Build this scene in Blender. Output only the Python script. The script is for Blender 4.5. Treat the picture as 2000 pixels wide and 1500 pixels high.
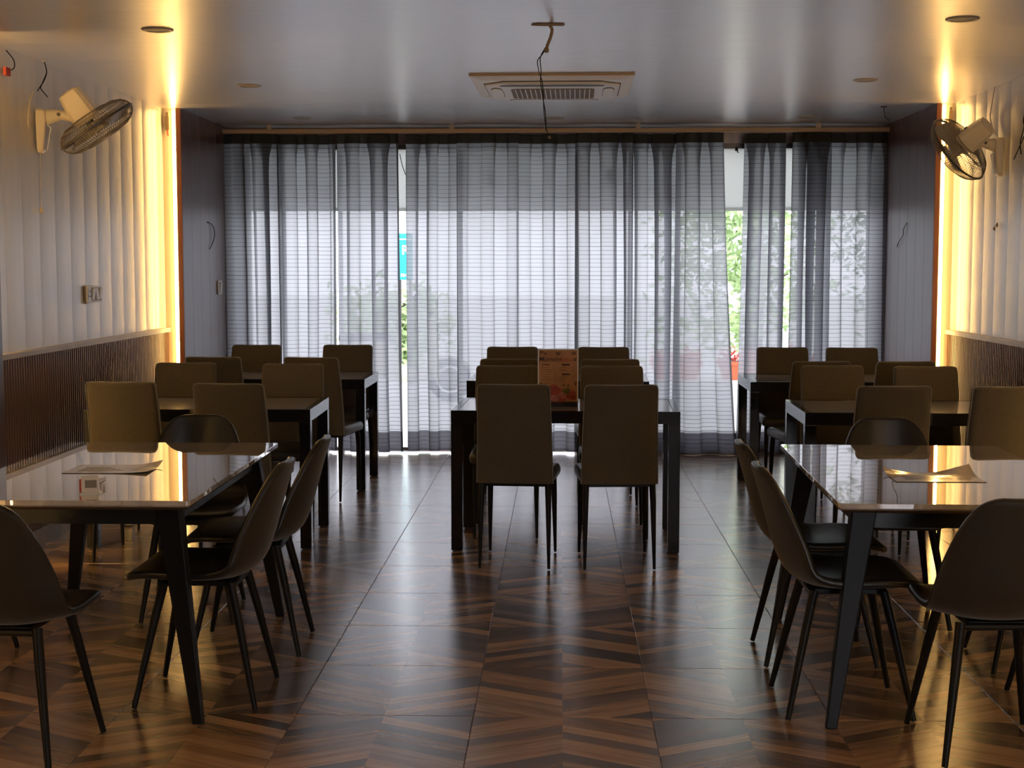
import bpy, bmesh, math, random
from mathutils import Vector, Matrix
from math import sin, cos, pi, radians as R

# ------------------------------------------------------------------ scene, camera, light
scene = bpy.context.scene
COL = scene.collection
for o in list(bpy.data.objects):
    bpy.data.objects.remove(o)

cam_d = bpy.data.cameras.new('camera')
cam_d.sensor_fit = 'HORIZONTAL'
cam_d.sensor_width = 36.0
cam_d.lens = 50.4
cam_d.clip_end = 300
cam = bpy.data.objects.new('camera', cam_d)
COL.objects.link(cam)
cam.location = (0, 0, 1.515)
cam.rotation_euler = (R(90 - 4.774), 0, R(1.943))
scene.camera = cam

SKY = 3.6
world = bpy.data.worlds.new('overcast_sky')
scene.world = world
world.use_nodes = True
bg = world.node_tree.nodes['Background']
bg.inputs['Color'].default_value = (0.92, 0.935, 1.0, 1)
bg.inputs['Strength'].default_value = SKY

vs = scene.view_settings
vs.view_transform = 'Standard'
vs.look = 'None'
vs.exposure = 0.32
vs.gamma = 1.0
vs.use_curve_mapping = False
cy = scene.cycles
cy.max_bounces = 6
cy.diffuse_bounces = 4
cy.glossy_bounces = 3
cy.transmission_bounces = 4
cy.transparent_max_bounces = 12
cy.use_adaptive_sampling = True
cy.adaptive_threshold = .035
cy.sample_clamp_indirect = 8.0
cy.use_denoising = True
cy.use_light_tree = False

LED = 38.0          # radiance of the warm strips

def portal(name, loc, rx, w, h):
    # sampling guide for the daylight that enters through a window; gives no light of its own
    d = bpy.data.lights.new(name, 'AREA'); d.shape = 'RECTANGLE'; d.size = w; d.size_y = h
    d.cycles.is_portal = True
    o = bpy.data.objects.new(name, d); COL.objects.link(o); o.location = loc; o.rotation_euler = (rx, 0, 0)
portal('front_window_daylight', (-.03, 11.76, 1.24), -pi/2, 5.05, 2.46)
portal('added_door_daylight', (1.82, -1.70, 1.1), pi/2, 1.35, 2.15)  # portal of the door added behind the camera

# ------------------------------------------------------------------ room measures (metres)
XL, XR = -2.81, 2.685        # side walls
HC = 2.607                   # ceiling
YB = -1.6                    # wall behind the camera
YC_L, YC_R = 10.12, 9.98     # where the pale walls end and the brown alcove begins
XBL, XBR = -2.675, 2.555     # brown alcove faces
YW = 11.62                   # window wall
rng = random.Random(7)

# ------------------------------------------------------------------ helpers
class MB:
    def __init__(self):
        self.v = []; self.f = []; self.uv = None
    def box(self, x0, x1, y0, y1, z0, z1):
        b = len(self.v)
        self.v += [(x0,y0,z0),(x1,y0,z0),(x1,y1,z0),(x0,y1,z0),(x0,y0,z1),(x1,y0,z1),(x1,y1,z1),(x0,y1,z1)]
        self.f += [tuple(b+i for i in q) for q in ((0,3,2,1),(4,5,6,7),(0,1,5,4),(1,2,6,5),(2,3,7,6),(3,0,4,7))]
        return self
    def loft(self, rings, cap=True):
        b = len(self.v); n = len(rings[0])
        for r in rings: self.v += [tuple(p) for p in r]
        for i in range(len(rings)-1):
            for j in range(n):
                k = (j+1) % n
                self.f.append((b+i*n+j, b+i*n+k, b+(i+1)*n+k, b+(i+1)*n+j))
        if cap:
            self.f.append(tuple(b+j for j in reversed(range(n))))
            self.f.append(tuple(b+(len(rings)-1)*n+j for j in range(n)))
        return self
    def tube(self, pts, rad, n=8, cap=True):
        pts = [Vector(p) for p in pts]
        if not isinstance(rad, (list, tuple)): rad = [rad]*len(pts)
        rings = []
        up = None
        for i, p in enumerate(pts):
            t = (pts[min(i+1, len(pts)-1)] - pts[max(i-1, 0)]).normalized()
            if up is None:
                up = Vector((0,0,1)) if abs(t.z) < .9 else Vector((1,0,0))
            a = t.cross(up)
            if a.length < 1e-5: a = t.orthogonal()
            a.normalize(); b = a.cross(t).normalized(); up = b
            off = pi/n if n == 4 else 0
            rings.append([p + (a*cos(2*pi*k/n+off) + b*sin(2*pi*k/n+off))*rad[i] for k in range(n)])
        return self.loft(rings, cap)
    def lathe(self, prof, n=24, M=None, cap=True):
        rings = []
        for r, z in prof:
            ring = [Vector((r*cos(2*pi*k/n), r*sin(2*pi*k/n), z)) for k in range(n)]
            rings.append([M @ p for p in ring] if M else ring)
        return self.loft(rings, cap)
    def quad(self, a, b, c, d):
        i = len(self.v); self.v += [tuple(a), tuple(b), tuple(c), tuple(d)]
        self.f.append((i, i+1, i+2, i+3)); return self
    def poly(self, pts):
        i = len(self.v); self.v += [tuple(p) for p in pts]
        self.f.append(tuple(range(i, i+len(pts)))); return self
    def mesh(self, name, smooth=False):
        m = bpy.data.meshes.new(name)
        m.from_pydata([tuple(p) for p in self.v], [], self.f)
        m.validate()
        if smooth:
            m.polygons.foreach_set('use_smooth', [True]*len(m.polygons))
            try: m.set_sharp_from_angle(angle=R(40))
            except Exception: pass
        m.update()
        return m
    def build(self, name, material, parent=None, smooth=False, bevel=0.0, fix=True):
        m = self.mesh(name, smooth)
        if fix:
            bm = bmesh.new(); bm.from_mesh(m)
            bmesh.ops.recalc_face_normals(bm, faces=bm.faces)
            if bevel > 0:
                bmesh.ops.bevel(bm, geom=list(bm.edges), offset=bevel, segments=2, affect='EDGES', profile=.6)
            bm.to_mesh(m); bm.free()
        return obj(name, m, material, parent)

def obj(name, m, material, parent=None):
    if material is not None and not m.materials: m.materials.append(material)
    o = bpy.data.objects.new(name, m); COL.objects.link(o)
    if parent is not None: o.parent = parent
    return o

def tag(o, label=None, cat=None, group=None, kind=None):
    if label: o['label'] = label
    if cat: o['category'] = cat
    if group: o['group'] = group
    if kind: o['kind'] = kind
    return o

def thing(name, label, cat, loc=(0,0,0), rz=0.0, group=None):
    o = bpy.data.objects.new(name, None); COL.objects.link(o)
    o.empty_display_size = .1
    o.location = loc; o.rotation_euler = (0, 0, rz)
    return tag(o, label, cat, group)

def struct(name, mb, material, **k):
    o = mb.build(name, material, **k); o['kind'] = 'structure'; return o

def copy_tree(o, parent=None):
    c = o.copy(); COL.objects.link(c); c.parent = parent
    for ch in list(o.children): copy_tree(ch, c)
    return c

def spl(pts, n=5):
    P = [Vector(p) for p in pts]; out = []
    for i in range(len(P)-1):
        a, b, c, d = P[max(i-1, 0)], P[i], P[i+1], P[min(i+2, len(P)-1)]
        for k in range(n):
            t = k/n
            out.append(.5*((2*b)+(c-a)*t+(2*a-5*b+4*c-d)*t*t+(3*b-a-3*c+d)*t**3))
    out.append(P[-1]); return out

def rrect(w, d, r, z, n=5, cx=0, cy=0):
    pts = []
    for sx, sy, a0 in ((1,1,0),(-1,1,90),(-1,-1,180),(1,-1,270)):
        for k in range(n):
            a = R(a0 + 90*k/(n-1))
            pts.append((cx+sx*(w/2-r)+r*cos(a), cy+sy*(d/2-r)+r*sin(a), z))
    return pts

# ------------------------------------------------------------------ materials
def nodes_of(m): return m.node_tree.nodes, m.node_tree.links
def mat(name, color, rough=.5, metal=0.0, spec=.5, coat=0.0, var=0.0, vscale=8.0, bump=0.0, bscale=60.0, stretch=(1,1,1), sheen=0.0):
    m = bpy.data.materials.new(name); m.use_nodes = True
    N, L = nodes_of(m); p = N['Principled BSDF']
    p.inputs['Base Color'].default_value = (*color, 1)
    p.inputs['Roughness'].default_value = rough
    p.inputs['Metallic'].default_value = metal
    p.inputs['Specular IOR Level'].default_value = spec
    p.inputs['Coat Weight'].default_value = coat
    p.inputs['Coat Roughness'].default_value = rough
    if sheen: p.inputs['Sheen Weight'].default_value = sheen
    if var or bump:
        tc = N.new('ShaderNodeTexCoord'); mp = N.new('ShaderNodeMapping')
        mp.inputs['Scale'].default_value = stretch
        L.new(tc.outputs['Object'], mp.inputs['Vector'])
    if var:
        nz = N.new('ShaderNodeTexNoise'); nz.inputs['Scale'].default_value = vscale; nz.inputs['Detail'].default_value = 5
        L.new(mp.outputs['Vector'], nz.inputs['Vector'])
        rp = N.new('ShaderNodeValToRGB')
        rp.color_ramp.elements[0].position = .3; rp.color_ramp.elements[1].position = .7
        rp.color_ramp.elements[0].color = (*[c*(1-var) for c in color], 1)
        rp.color_ramp.elements[1].color = (*[min(1, c*(1+var)) for c in color], 1)
        L.new(nz.outputs['Fac'], rp.inputs['Fac']); L.new(rp.outputs['Color'], p.inputs['Base Color'])
    if bump:
        nb = N.new('ShaderNodeTexNoise'); nb.inputs['Scale'].default_value = bscale; nb.inputs['Detail'].default_value = 3
        L.new(mp.outputs['Vector'], nb.inputs['Vector'])
        bp = N.new('ShaderNodeBump'); bp.inputs['Strength'].default_value = bump; bp.inputs['Distance'].default_value = .01
        L.new(nb.outputs['Fac'], bp.inputs['Height']); L.new(bp.outputs['Normal'], p.inputs['Normal'])
    return m

def mathn(N, L, op, a, b=None, c=None):
    n = N.new('ShaderNodeMath'); n.operation = op
    for i, x in enumerate((a, b, c)):
        if x is None: continue
        if isinstance(x, (int, float)): n.inputs[i].default_value = x
        else: L.new(x, n.inputs[i])
    return n.outputs[0]

TX0, TY0, TS = -0.29, 4.706, 0.6          # tile joints
def floor_material():
    m = bpy.data.materials.new('chevron_wood_print_tile'); m.use_nodes = True
    N, L = nodes_of(m); p = N['Principled BSDF']
    g = N.new('ShaderNodeNewGeometry'); s = N.new('ShaderNodeSeparateXYZ')
    L.new(g.outputs['Position'], s.inputs[0])
    x, y = s.outputs['X'], s.outputs['Y']
    tx = mathn(N, L, 'DIVIDE', mathn(N, L, 'SUBTRACT', x, TX0), TS)
    ty = mathn(N, L, 'DIVIDE', mathn(N, L, 'SUBTRACT', y, TY0), TS)
    fx = mathn(N, L, 'SUBTRACT', mathn(N, L, 'FRACT', tx), .5)
    row = mathn(N, L, 'FLOOR', ty)
    par = mathn(N, L, 'SUBTRACT', mathn(N, L, 'MULTIPLY', mathn(N, L, 'FLOORED_MODULO', row, 2.0), 2.0), 1.0)
    ax = mathn(N, L, 'MULTIPLY', mathn(N, L, 'ABSOLUTE', fx), TS)
    v = mathn(N, L, 'ADD', y, mathn(N, L, 'MULTIPLY', mathn(N, L, 'MULTIPLY', ax, par), .52))
    half = mathn(N, L, 'FLOOR', mathn(N, L, 'MULTIPLY', tx, 2.0))
    band = mathn(N, L, 'DIVIDE', v, .068)
    bid = mathn(N, L, 'FLOOR', band)
    cmb = N.new('ShaderNodeCombineXYZ'); L.new(bid, cmb.inputs[0]); L.new(mathn(N, L, 'MULTIPLY', half, 3.7), cmb.inputs[1]); L.new(row, cmb.inputs[2])
    wn = N.new('ShaderNodeTexWhiteNoise'); wn.noise_dimensions = '3D'; L.new(cmb.outputs[0], wn.inputs['Vector'])
    # grain along the plank
    cg = N.new('ShaderNodeCombineXYZ'); L.new(mathn(N, L, 'MULTIPLY', v, 34.0), cg.inputs[0]); L.new(mathn(N, L, 'MULTIPLY', x, 3.0), cg.inputs[1]); L.new(bid, cg.inputs[2])
    gn = N.new('ShaderNodeTexNoise'); gn.inputs['Scale'].default_value = 1.0; gn.inputs['Detail'].default_value = 5; gn.inputs['Roughness'].default_value = .65
    L.new(cg.outputs[0], gn.inputs['Vector'])
    fac = mathn(N, L, 'ADD', mathn(N, L, 'MULTIPLY', wn.outputs['Value'], .68), mathn(N, L, 'MULTIPLY', mathn(N, L, 'SUBTRACT', gn.outputs['Fac'], .20), .80))
    rp = N.new('ShaderNodeValToRGB'); e = rp.color_ramp.elements
    e[0].position = .12; e[0].color = (.034, .020, .013, 1)
    e[1].position = .95; e[1].color = (.72, .46, .26, 1)
    k = e.new(.42); k.color = (.20, .115, .064, 1)
    k = e.new(.68); k.color = (.46, .28, .155, 1)
    L.new(fac, rp.inputs['Fac']); L.new(rp.outputs['Color'], p.inputs['Base Color'])
    # gloss with a slightly uneven, embossed surface
    p.inputs['Roughness'].default_value = .25
    bp = N.new('ShaderNodeBump'); bp.inputs['Strength'].default_value = .12; bp.inputs['Distance'].default_value = .003
    nb = N.new('ShaderNodeTexNoise'); nb.inputs['Scale'].default_value = 26; nb.inputs['Detail'].default_value = 3
    mpb = N.new('ShaderNodeMapping'); mpb.inputs['Scale'].default_value = (.5, 1.4, 1); L.new(g.outputs['Position'], mpb.inputs['Vector']); L.new(mpb.outputs['Vector'], nb.inputs['Vector'])
    L.new(nb.outputs['Fac'], bp.inputs['Height']); L.new(bp.outputs['Normal'], p.inputs['Normal'])
    p.inputs['Specular IOR Level'].default_value = .9
    p.inputs['Coat Weight'].default_value = 1.0; p.inputs['Coat Roughness'].default_value = .22; p.inputs['Coat IOR'].default_value = 1.65
    return m

def marble_material():
    m = bpy.data.materials.new('pale_polished_marble'); m.use_nodes = True
    N, L = nodes_of(m); p = N['Principled BSDF']
    tc = N.new('ShaderNodeTexCoord'); mp = N.new('ShaderNodeMapping'); mp.inputs['Scale'].default_value = (1.6, 5.0, 3)
    L.new(tc.outputs['Object'], mp.inputs['Vector'])
    nz = N.new('ShaderNodeTexNoise'); nz.inputs['Scale'].default_value = 2.2; nz.inputs['Detail'].default_value = 8; nz.inputs['Distortion'].default_value = 1.2
    L.new(mp.outputs['Vector'], nz.inputs['Vector'])
    d = mathn(N, L, 'ABSOLUTE', mathn(N, L, 'SUBTRACT', nz.outputs['Fac'], .5))
    rp = N.new('ShaderNodeValToRGB'); e = rp.color_ramp.elements
    e[0].position = 0; e[0].color = (.56, .50, .43, 1)
    e[1].position = .06; e[1].color = (.70, .66, .60, 1)
    L.new(d, rp.inputs['Fac']); L.new(rp.outputs['Color'], p.inputs['Base Color'])
    p.inputs['Roughness'].default_value = .012
    p.inputs['Specular IOR Level'].default_value = 1.0
    p.inputs['Coat Weight'].default_value = 1.0; p.inputs['Coat Roughness'].default_value = .01
    return m

def sheer_material(name, open_, dense, tint=(.66, .67, .74), back=(.30, .30, .32), striped=True):
    """woven voile: part light passes through the holes, part is scattered by the threads"""
    m = bpy.data.materials.new(name); m.use_nodes = True
    N, L = nodes_of(m)
    for n in list(N):
        if n.type == 'BSDF_PRINCIPLED': N.remove(n)
    out = N['Material Output']
    uv = N.new('ShaderNodeUVMap'); uv.uv_map = 'UVMap'
    s = N.new('ShaderNodeSeparateXYZ'); L.new(uv.outputs['UV'], s.inputs[0])
    nz = N.new('ShaderNodeTexNoise'); nz.inputs['Scale'].default_value = 3.0; nz.inputs['Detail'].default_value = 2
    L.new(uv.outputs['UV'], nz.inputs['Vector'])
    t = mathn(N, L, 'FRACT', mathn(N, L, 'DIVIDE', mathn(N, L, 'ADD', s.outputs['Y'], mathn(N, L, 'MULTIPLY', nz.outputs['Fac'], .012)), .0325))
    wn = N.new('ShaderNodeTexWhiteNoise'); wn.noise_dimensions = '1D'
    L.new(mathn(N, L, 'FLOOR', mathn(N, L, 'DIVIDE', s.outputs['Y'], .0325)), wn.inputs['W'])
    line = mathn(N, L, 'MULTIPLY', mathn(N, L, 'LESS_THAN', t, .17), mathn(N, L, 'ADD', mathn(N, L, 'MULTIPLY', wn.outputs['Value'], .55), .40))            # thick weft thread
    fine = mathn(N, L, 'LESS_THAN', mathn(N, L, 'FRACT', mathn(N, L, 'MULTIPLY', t, 3.0)), .3)
    sel = mathn(N, L, 'GREATER_THAN', mathn(N, L, 'ABSOLUTE', mathn(N, L, 'SUBTRACT', s.outputs['X'], .5)), .466)   # side hems
    cover = mathn(N, L, 'ADD', mathn(N, L, 'MULTIPLY', line, .34), mathn(N, L, 'MULTIPLY', fine, .06))
    cover = mathn(N, L, 'ADD', cover, mathn(N, L, 'MULTIPLY', sel, .85))
    if not striped: cover = mathn(N, L, 'MULTIPLY', cover, .3)
    op = mathn(N, L, 'MULTIPLY', mathn(N, L, 'SUBTRACT', 1.0, mathn(N, L, 'MINIMUM', cover, .92)), open_)
    tr = N.new('ShaderNodeBsdfTransparent'); tr.inputs['Color'].default_value = (1, 1, 1, 1)
    tl = N.new('ShaderNodeBsdfTranslucent')
    df = N.new('ShaderNodeBsdfDiffuse'); df.inputs['Color'].default_value = (*back, 1)
    mixc = N.new('ShaderNodeMix'); mixc.data_type = 'RGBA'
    mixc.inputs['A'].default_value = (*tint, 1); mixc.inputs['B'].default_value = (*[c*.28 for c in tint], 1)
    L.new(mathn(N, L, 'MINIMUM', mathn(N, L, 'ADD', line, sel), 1.0), mixc.inputs['Factor'])
    L.new(mixc.outputs['Result'], tl.inputs['Color'])
    m1 = N.new('ShaderNodeMixShader'); m1.inputs[0].default_value = dense
    L.new(tl.outputs[0], m1.inputs[1]); L.new(df.outputs[0], m1.inputs[2])
    m2 = N.new('ShaderNodeMixShader'); L.new(op, m2.inputs[0])
    L.new(m1.outputs[0], m2.inputs[1]); L.new(tr.outputs[0], m2.inputs[2])
    L.new(m2.outputs[0], out.inputs['Surface'])
    return m

def translucent_material(name, col, w=.6):
    m = bpy.data.materials.new(name); m.use_nodes = True
    N, L = nodes_of(m)
    for n in list(N):
        if n.type == 'BSDF_PRINCIPLED': N.remove(n)
    tl = N.new('ShaderNodeBsdfTranslucent'); tl.inputs['Color'].default_value = (*col, 1)
    df = N.new('ShaderNodeBsdfDiffuse'); df.inputs['Color'].default_value = (*col, 1)
    mx = N.new('ShaderNodeMixShader'); mx.inputs[0].default_value = w
    L.new(df.outputs[0], mx.inputs[1]); L.new(tl.outputs[0], mx.inputs[2])
    L.new(mx.outputs[0], N['Material Output'].inputs['Surface'])
    return m

def glass_material():
    m = bpy.data.materials.new('window_glass'); m.use_nodes = True
    N, L = nodes_of(m)
    for n in list(N):
        if n.type == 'BSDF_PRINCIPLED': N.remove(n)
    tr = N.new('ShaderNodeBsdfTransparent'); tr.inputs['Color'].default_value = (.95, .95, .96, 1)
    gl = N.new('ShaderNodeBsdfGlossy'); gl.inputs['Roughness'].default_value = .02
    fr = N.new('ShaderNodeFresnel'); fr.inputs['IOR'].default_value = 1.3
    mx = N.new('ShaderNodeMixShader'); L.new(fr.outputs[0], mx.inputs[0])
    L.new(tr.outputs[0], mx.inputs[1]); L.new(gl.outputs[0], mx.inputs[2])
    L.new(mx.outputs[0], N['Material Output'].inputs['Surface'])
    return m

def emit_material(name, col, strength):
    m = bpy.data.materials.new(name); m.use_nodes = True
    N, L = nodes_of(m); p = N['Principled BSDF']
    p.inputs['Base Color'].default_value = (*col, 1)
    p.inputs['Emission Color'].default_value = (*col, 1)
    p.inputs['Emission Strength'].default_value = strength
    return m

M = {}
M['floor'] = floor_material()
M['grout'] = mat('dark_grout', (.03, .024, .02), .7)
M['ceil'] = mat('satin_pvc_ceiling', (.76, .74, .75), .30, metal=.45, spec=1.0, coat=.4, var=.04, vscale=5, stretch=(.6, 9, 1), bump=.05, bscale=16)
M['gap'] = mat('shadow_gap', (.10, .09, .08), .8)
M['pale'] = mat('pale_pvc_wall_panel', (.82, .78, .73), .30, spec=1.0, coat=.4, var=.05, vscale=3, stretch=(1, 4, .7), bump=.04, bscale=30)
M['cream'] = mat('cream_paint', (.66, .58, .46), .6)
M['rail'] = mat('beige_rail', (.55, .50, .45), .4, var=.1, vscale=6)
M['slat'] = mat('red_brown_wood_slat', (.25, .15, .105), .30, spec=1.0, var=.25, vscale=9, stretch=(3, 3, .4))
M['slat_back'] = mat('dark_slat_backing', (.018, .010, .008), .6)
M['skirt'] = mat('grey_skirting_tile', (.36, .34, .29), .35, var=.2, vscale=6)
M['brown'] = mat('mahogany_pvc_panel', (.125, .052, .042), .32, spec=1.0, coat=.5, var=.25, vscale=6, stretch=(6, 6, .5))
M['lit_brown_edge'] = mat('strip_lit_mahogany_edge', (.20, .07, .03), .4)  # redder than the planks: the strip's orange glow is put into the colour
M['plaster'] = mat('shaded_plaster', (.30, .26, .22), .8)
M['black'] = mat('black_powder_coated_metal', (.012, .013, .015), .38, spec=.5)
M['legm'] = mat('black_leg_metal', (.009, .009, .010), .42, spec=.22)
M['edge_gloss'] = mat('black_satin_metal_frame', (.010, .010, .012), .14, spec=.65)
M['tglass'] = mat('grey_back_painted_glass', (.28, .285, .30), .13, spec=1.0, coat=.3)
M['marble'] = marble_material()
M['marble_edge'] = mat('brown_slab_edge', (.16, .10, .055), .35)
M['fabric'] = mat('taupe_weave_upholstery', (.096, .078, .054), .85, var=.12, vscale=120, bump=.25, bscale=260, sheen=.15)
M['seat'] = mat('dark_grey_leatherette', (.055, .058, .055), .36, bump=.08, bscale=140)
M['piping'] = mat('grey_piping', (.22, .21, .19), .5)
M['shellout'] = mat('dark_brown_suede_shell', (.016, .012, .008), .62, var=.12, vscale=90, sheen=.25)
M['shellin'] = mat('black_leatherette_shell', (.020, .020, .018), .30, bump=.06, bscale=120)
M['white_plastic'] = mat('ivory_plastic', (.72, .64, .50), .35)
M['ac_white'] = mat('white_ac_plastic', (.90, .87, .86), .35)
M['ac_edge'] = mat('yellowed_ac_edge', (.45, .34, .22), .5)
M['ac_grille'] = mat('brown_dusty_grille', (.20, .13, .065), .7)
M['ac_slot'] = mat('dark_slot', (.012, .009, .007), .6)
M['blade'] = mat('smoky_fan_blade', (.36, .33, .28), .3)
M['cage'] = mat('dull_cage_wire', (.22, .19, .15), .45, metal=.2)
M['rim'] = mat('dark_cage_rim', (.06, .055, .05), .4)
M['wire'] = mat('black_wire', (.012, .011, .010), .5)
M['redwire'] = mat('red_connector', (.5, .06, .03), .5)
M['conduit'] = mat('tan_conduit', (.30, .21, .12), .6)
M['switch'] = mat('white_switch_plastic', (.74, .72, .70), .3)
M['switch_dark'] = mat('switch_gap_grey', (.20, .19, .18), .5)
M['track'] = mat('cream_curtain_track', (.52, .37, .24), .45)
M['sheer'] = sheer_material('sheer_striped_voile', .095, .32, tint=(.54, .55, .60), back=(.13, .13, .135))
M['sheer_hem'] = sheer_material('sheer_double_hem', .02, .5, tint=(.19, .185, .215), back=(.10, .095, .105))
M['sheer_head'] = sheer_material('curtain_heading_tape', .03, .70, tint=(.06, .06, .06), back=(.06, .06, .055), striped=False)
M['film'] = translucent_material('white_frosted_panel', (.72, .73, .72), .58)
M['glass'] = glass_material()
M['alu'] = mat('dark_aluminium_frame', (.10, .09, .085), .4, metal=.6)
M['led'] = emit_material('warm_led_diffuser', (1.0, .60, .19), LED)
M['paper'] = mat('laminated_menu_paper', (.58, .50, .42), .12, spec=.7, var=.12, vscale=9)
M['paper_dark'] = mat('dark_menu_print', (.14, .10, .08), .15, spec=.7)
M['acrylic'] = mat('clear_acrylic_edge', (.80, .84, .86), .08, spec=.8)

# ------------------------------------------------------------------ floor
floor = struct('floor', MB().box(XL-.3, XR+.3, YB-.2, 11.75, -.06, -.006), M['grout'])
tile_me = MB().box(.0008, TS-.0008, .0008, TS-.0008, -.006, 0).mesh('floor_tile')
bm = bmesh.new(); bm.from_mesh(tile_me); bmesh.ops.recalc_face_normals(bm, faces=bm.faces)
top_edges = [e for e in bm.edges if all(v.co.z > -.001 for v in e.verts)]
bmesh.ops.bevel(bm, geom=top_edges, offset=.0016, segments=1, affect='EDGES'); bm.to_mesh(tile_me); bm.free()
tile_me.materials.append(M['floor'])
for iy in range(-2, 12):
    for ix in range(-5, 5):
        o = bpy.data.objects.new('floor_tile', tile_me); COL.objects.link(o)
        o.parent = floor; o.location = (TX0+ix*TS, TY0+iy*TS, 0)
near = MB()
near.box(XL-.3, XR+.3, YB-.2, TY0-2*TS-.001, -.006, 0)
near.build('floor_field', M['floor'], floor)

# ------------------------------------------------------------------ ceiling
ceiling = struct('ceiling', MB().box(XL-.3, XR+.3, YB-.2, 11.85, HC+.012, HC+.08), M['gap'])
pl_me = MB().box(XL-.02, XR+.02, .0004, .2996, 0, .012).mesh('ceiling_plank')
bm = bmesh.new(); bm.from_mesh(pl_me); bmesh.ops.recalc_face_normals(bm, faces=bm.faces); bm.to_mesh(pl_me); bm.free()
pl_me.materials.append(M['ceil'])
y = 11.66
while y > YB:
    y -= .30
    o = bpy.data.objects.new('ceiling_plank', pl_me); COL.objects.link(o); o.parent = ceiling
    o.location = (0, y, HC + rng.uniform(0, .0003)); o.rotation_euler = (rng.uniform(-.0004, .0004), 0, 0)

# ------------------------------------------------------------------ side walls
def panel_mesh(sign):
    """pillowed lap panel, .244 wide; proud edge towards the camera"""
    pts = []
    W = .243; n = 9
    for i in range(n+1):
        t = i/n
        d = .002 + .0036*sin(pi*min(1, t*1.02))**.7*(1-.45*t)
        pts.append((d, t*W))
    mb = MB(); z0, z1 = 1.066, HC
    b = [(0, 0)] + pts + [(0, W)]
    mb.loft([[(sign*x, y, z0) for x, y in b], [(sign*x, y, z1) for x, y in b]])
    m = mb.mesh('wall_panel', True)
    bm = bmesh.new(); bm.from_mesh(m); bmesh.ops.recalc_face_normals(bm, faces=bm.faces); bm.to_mesh(m); bm.free()
    m.materials.append(M['pale']); return m

def side_wall(side, XW, s, yc, trim_no):
    # s = +1 when the room lies in +x
    wall = struct('wall_'+side, MB().box(min(XW, XW-s*.12), max(XW, XW-s*.12), YB, yc+.02, 0, HC), M['pale'])
    pm = panel_mesh(s)
    y = yc - .244
    while y > 6.5:
        o = bpy.data.objects.new('wall_panel', pm); COL.objects.link(o); o.parent = wall
        o.location = (XW, y, 0); y -= .244
    # ribbed wainscot
    back = struct('trim_%d' % trim_no, MB().box(min(XW, XW+s*.006), max(XW, XW+s*.006), 6.75, yc, .10, 1.036), M['slat_back'])
    sm = MB().box(-.009, .009, -.0095, .0095, .10, 1.036).mesh('slat')
    bm = bmesh.new(); bm.from_mesh(sm); bmesh.ops.recalc_face_normals(bm, faces=bm.faces)
    bmesh.ops.bevel(bm, geom=[e for e in bm.edges if abs(e.verts[0].co.z-e.verts[1].co.z) > .5], offset=.005, segments=2, affect='EDGES')
    bm.to_mesh(sm); bm.free(); sm.materials.append(M['slat'])
    y = yc - .014
    while y > 6.80:
        o = bpy.data.objects.new('slat', sm); COL.objects.link(o); o.parent = back
        o.location = (XW+s*.013, y, 0); y -= .0345
    r = MB().box(min(XW, XW+s*.034), max(XW, XW+s*.034), 6.75, yc, 1.036, 1.066).build('cap_rail', M['rail'], back, bevel=.003)
    base = struct('baseboard_'+side, MB().box(min(XW, XW+s*.016), max(XW, XW+s*.016), YB, yc, 0, .098), M['gap'])
    y = yc
    while y > 5.6:
        y0 = max(5.6, y-.6)
        MB().box(min(XW+s*.004, XW+s*.020), max(XW+s*.004, XW+s*.020), y0+.001, y-.001, .0, .10).build('skirting_tile', M['skirt'], base)
        y -= .6
    return wall
side_wall('left', XL, 1, YC_L, 1)
side_wall('right', XR, -1, YC_R, 2)

# brown pilasters between this bay and the next (just beyond the picture edge); the pair beside the camera is added for extra strips
for k, (XW, s, xb, y0, y1) in enumerate(((XL, 1, XBL, 5.60, 6.78), (XR, -1, XBR, 5.60, 6.78), (XL, 1, XBL, 1.3, 2.4), (XR, -1, XBR, 1.3, 2.4))):
    p = struct('trim_%d' % (3+k if k < 2 else 5+k), MB().box(min(XW, xb-s*.03), max(XW, xb-s*.03), y0+.012, y1-.012, 0, HC), M['brown'])
    f = MB()
    y = y0
    for i in range(4):
        w = (y1-y0)/4
        MB().box(min(xb-s*.03, xb), max(xb-s*.03, xb), y+i*w+.001, y+(i+1)*w-.001, 0, HC).build('plank', M['brown'], p)

# alcove: cream return, brown plank lining, up to the window wall
def alcove(side, XW, s, xb, yc):
    ret = struct('wall_return_'+side, MB().box(min(XW-s*.12, xb-s*.034), max(XW-s*.12, xb-s*.034), yc, yc+.06, 0, HC), M['cream'])
    w = struct('wall_rear_'+side, MB().box(min(XW-s*.12, xb-s*.014), max(XW-s*.12, xb-s*.014), yc+.02, YW+.2, 0, HC), M['gap'])
    y = yc - .012
    MB().box(min(xb-s*.034, xb), max(xb-s*.034, xb), y, y+.022, 0, HC).build('edge_trim', M['lit_brown_edge'], w)
    y += .0225
    while y < YW:
        MB().box(min(xb-s*.014, xb-s*.001), max(xb-s*.014, xb-s*.001), y+.0012, min(y+.25, YW)-.0012, 0, HC).build('plank', M['brown'], w, bevel=.0015)
        y += .25
alcove('left', XL, 1, XBL, YC_L)
alcove('right', XR, -1, XBR, YC_R)

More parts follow.
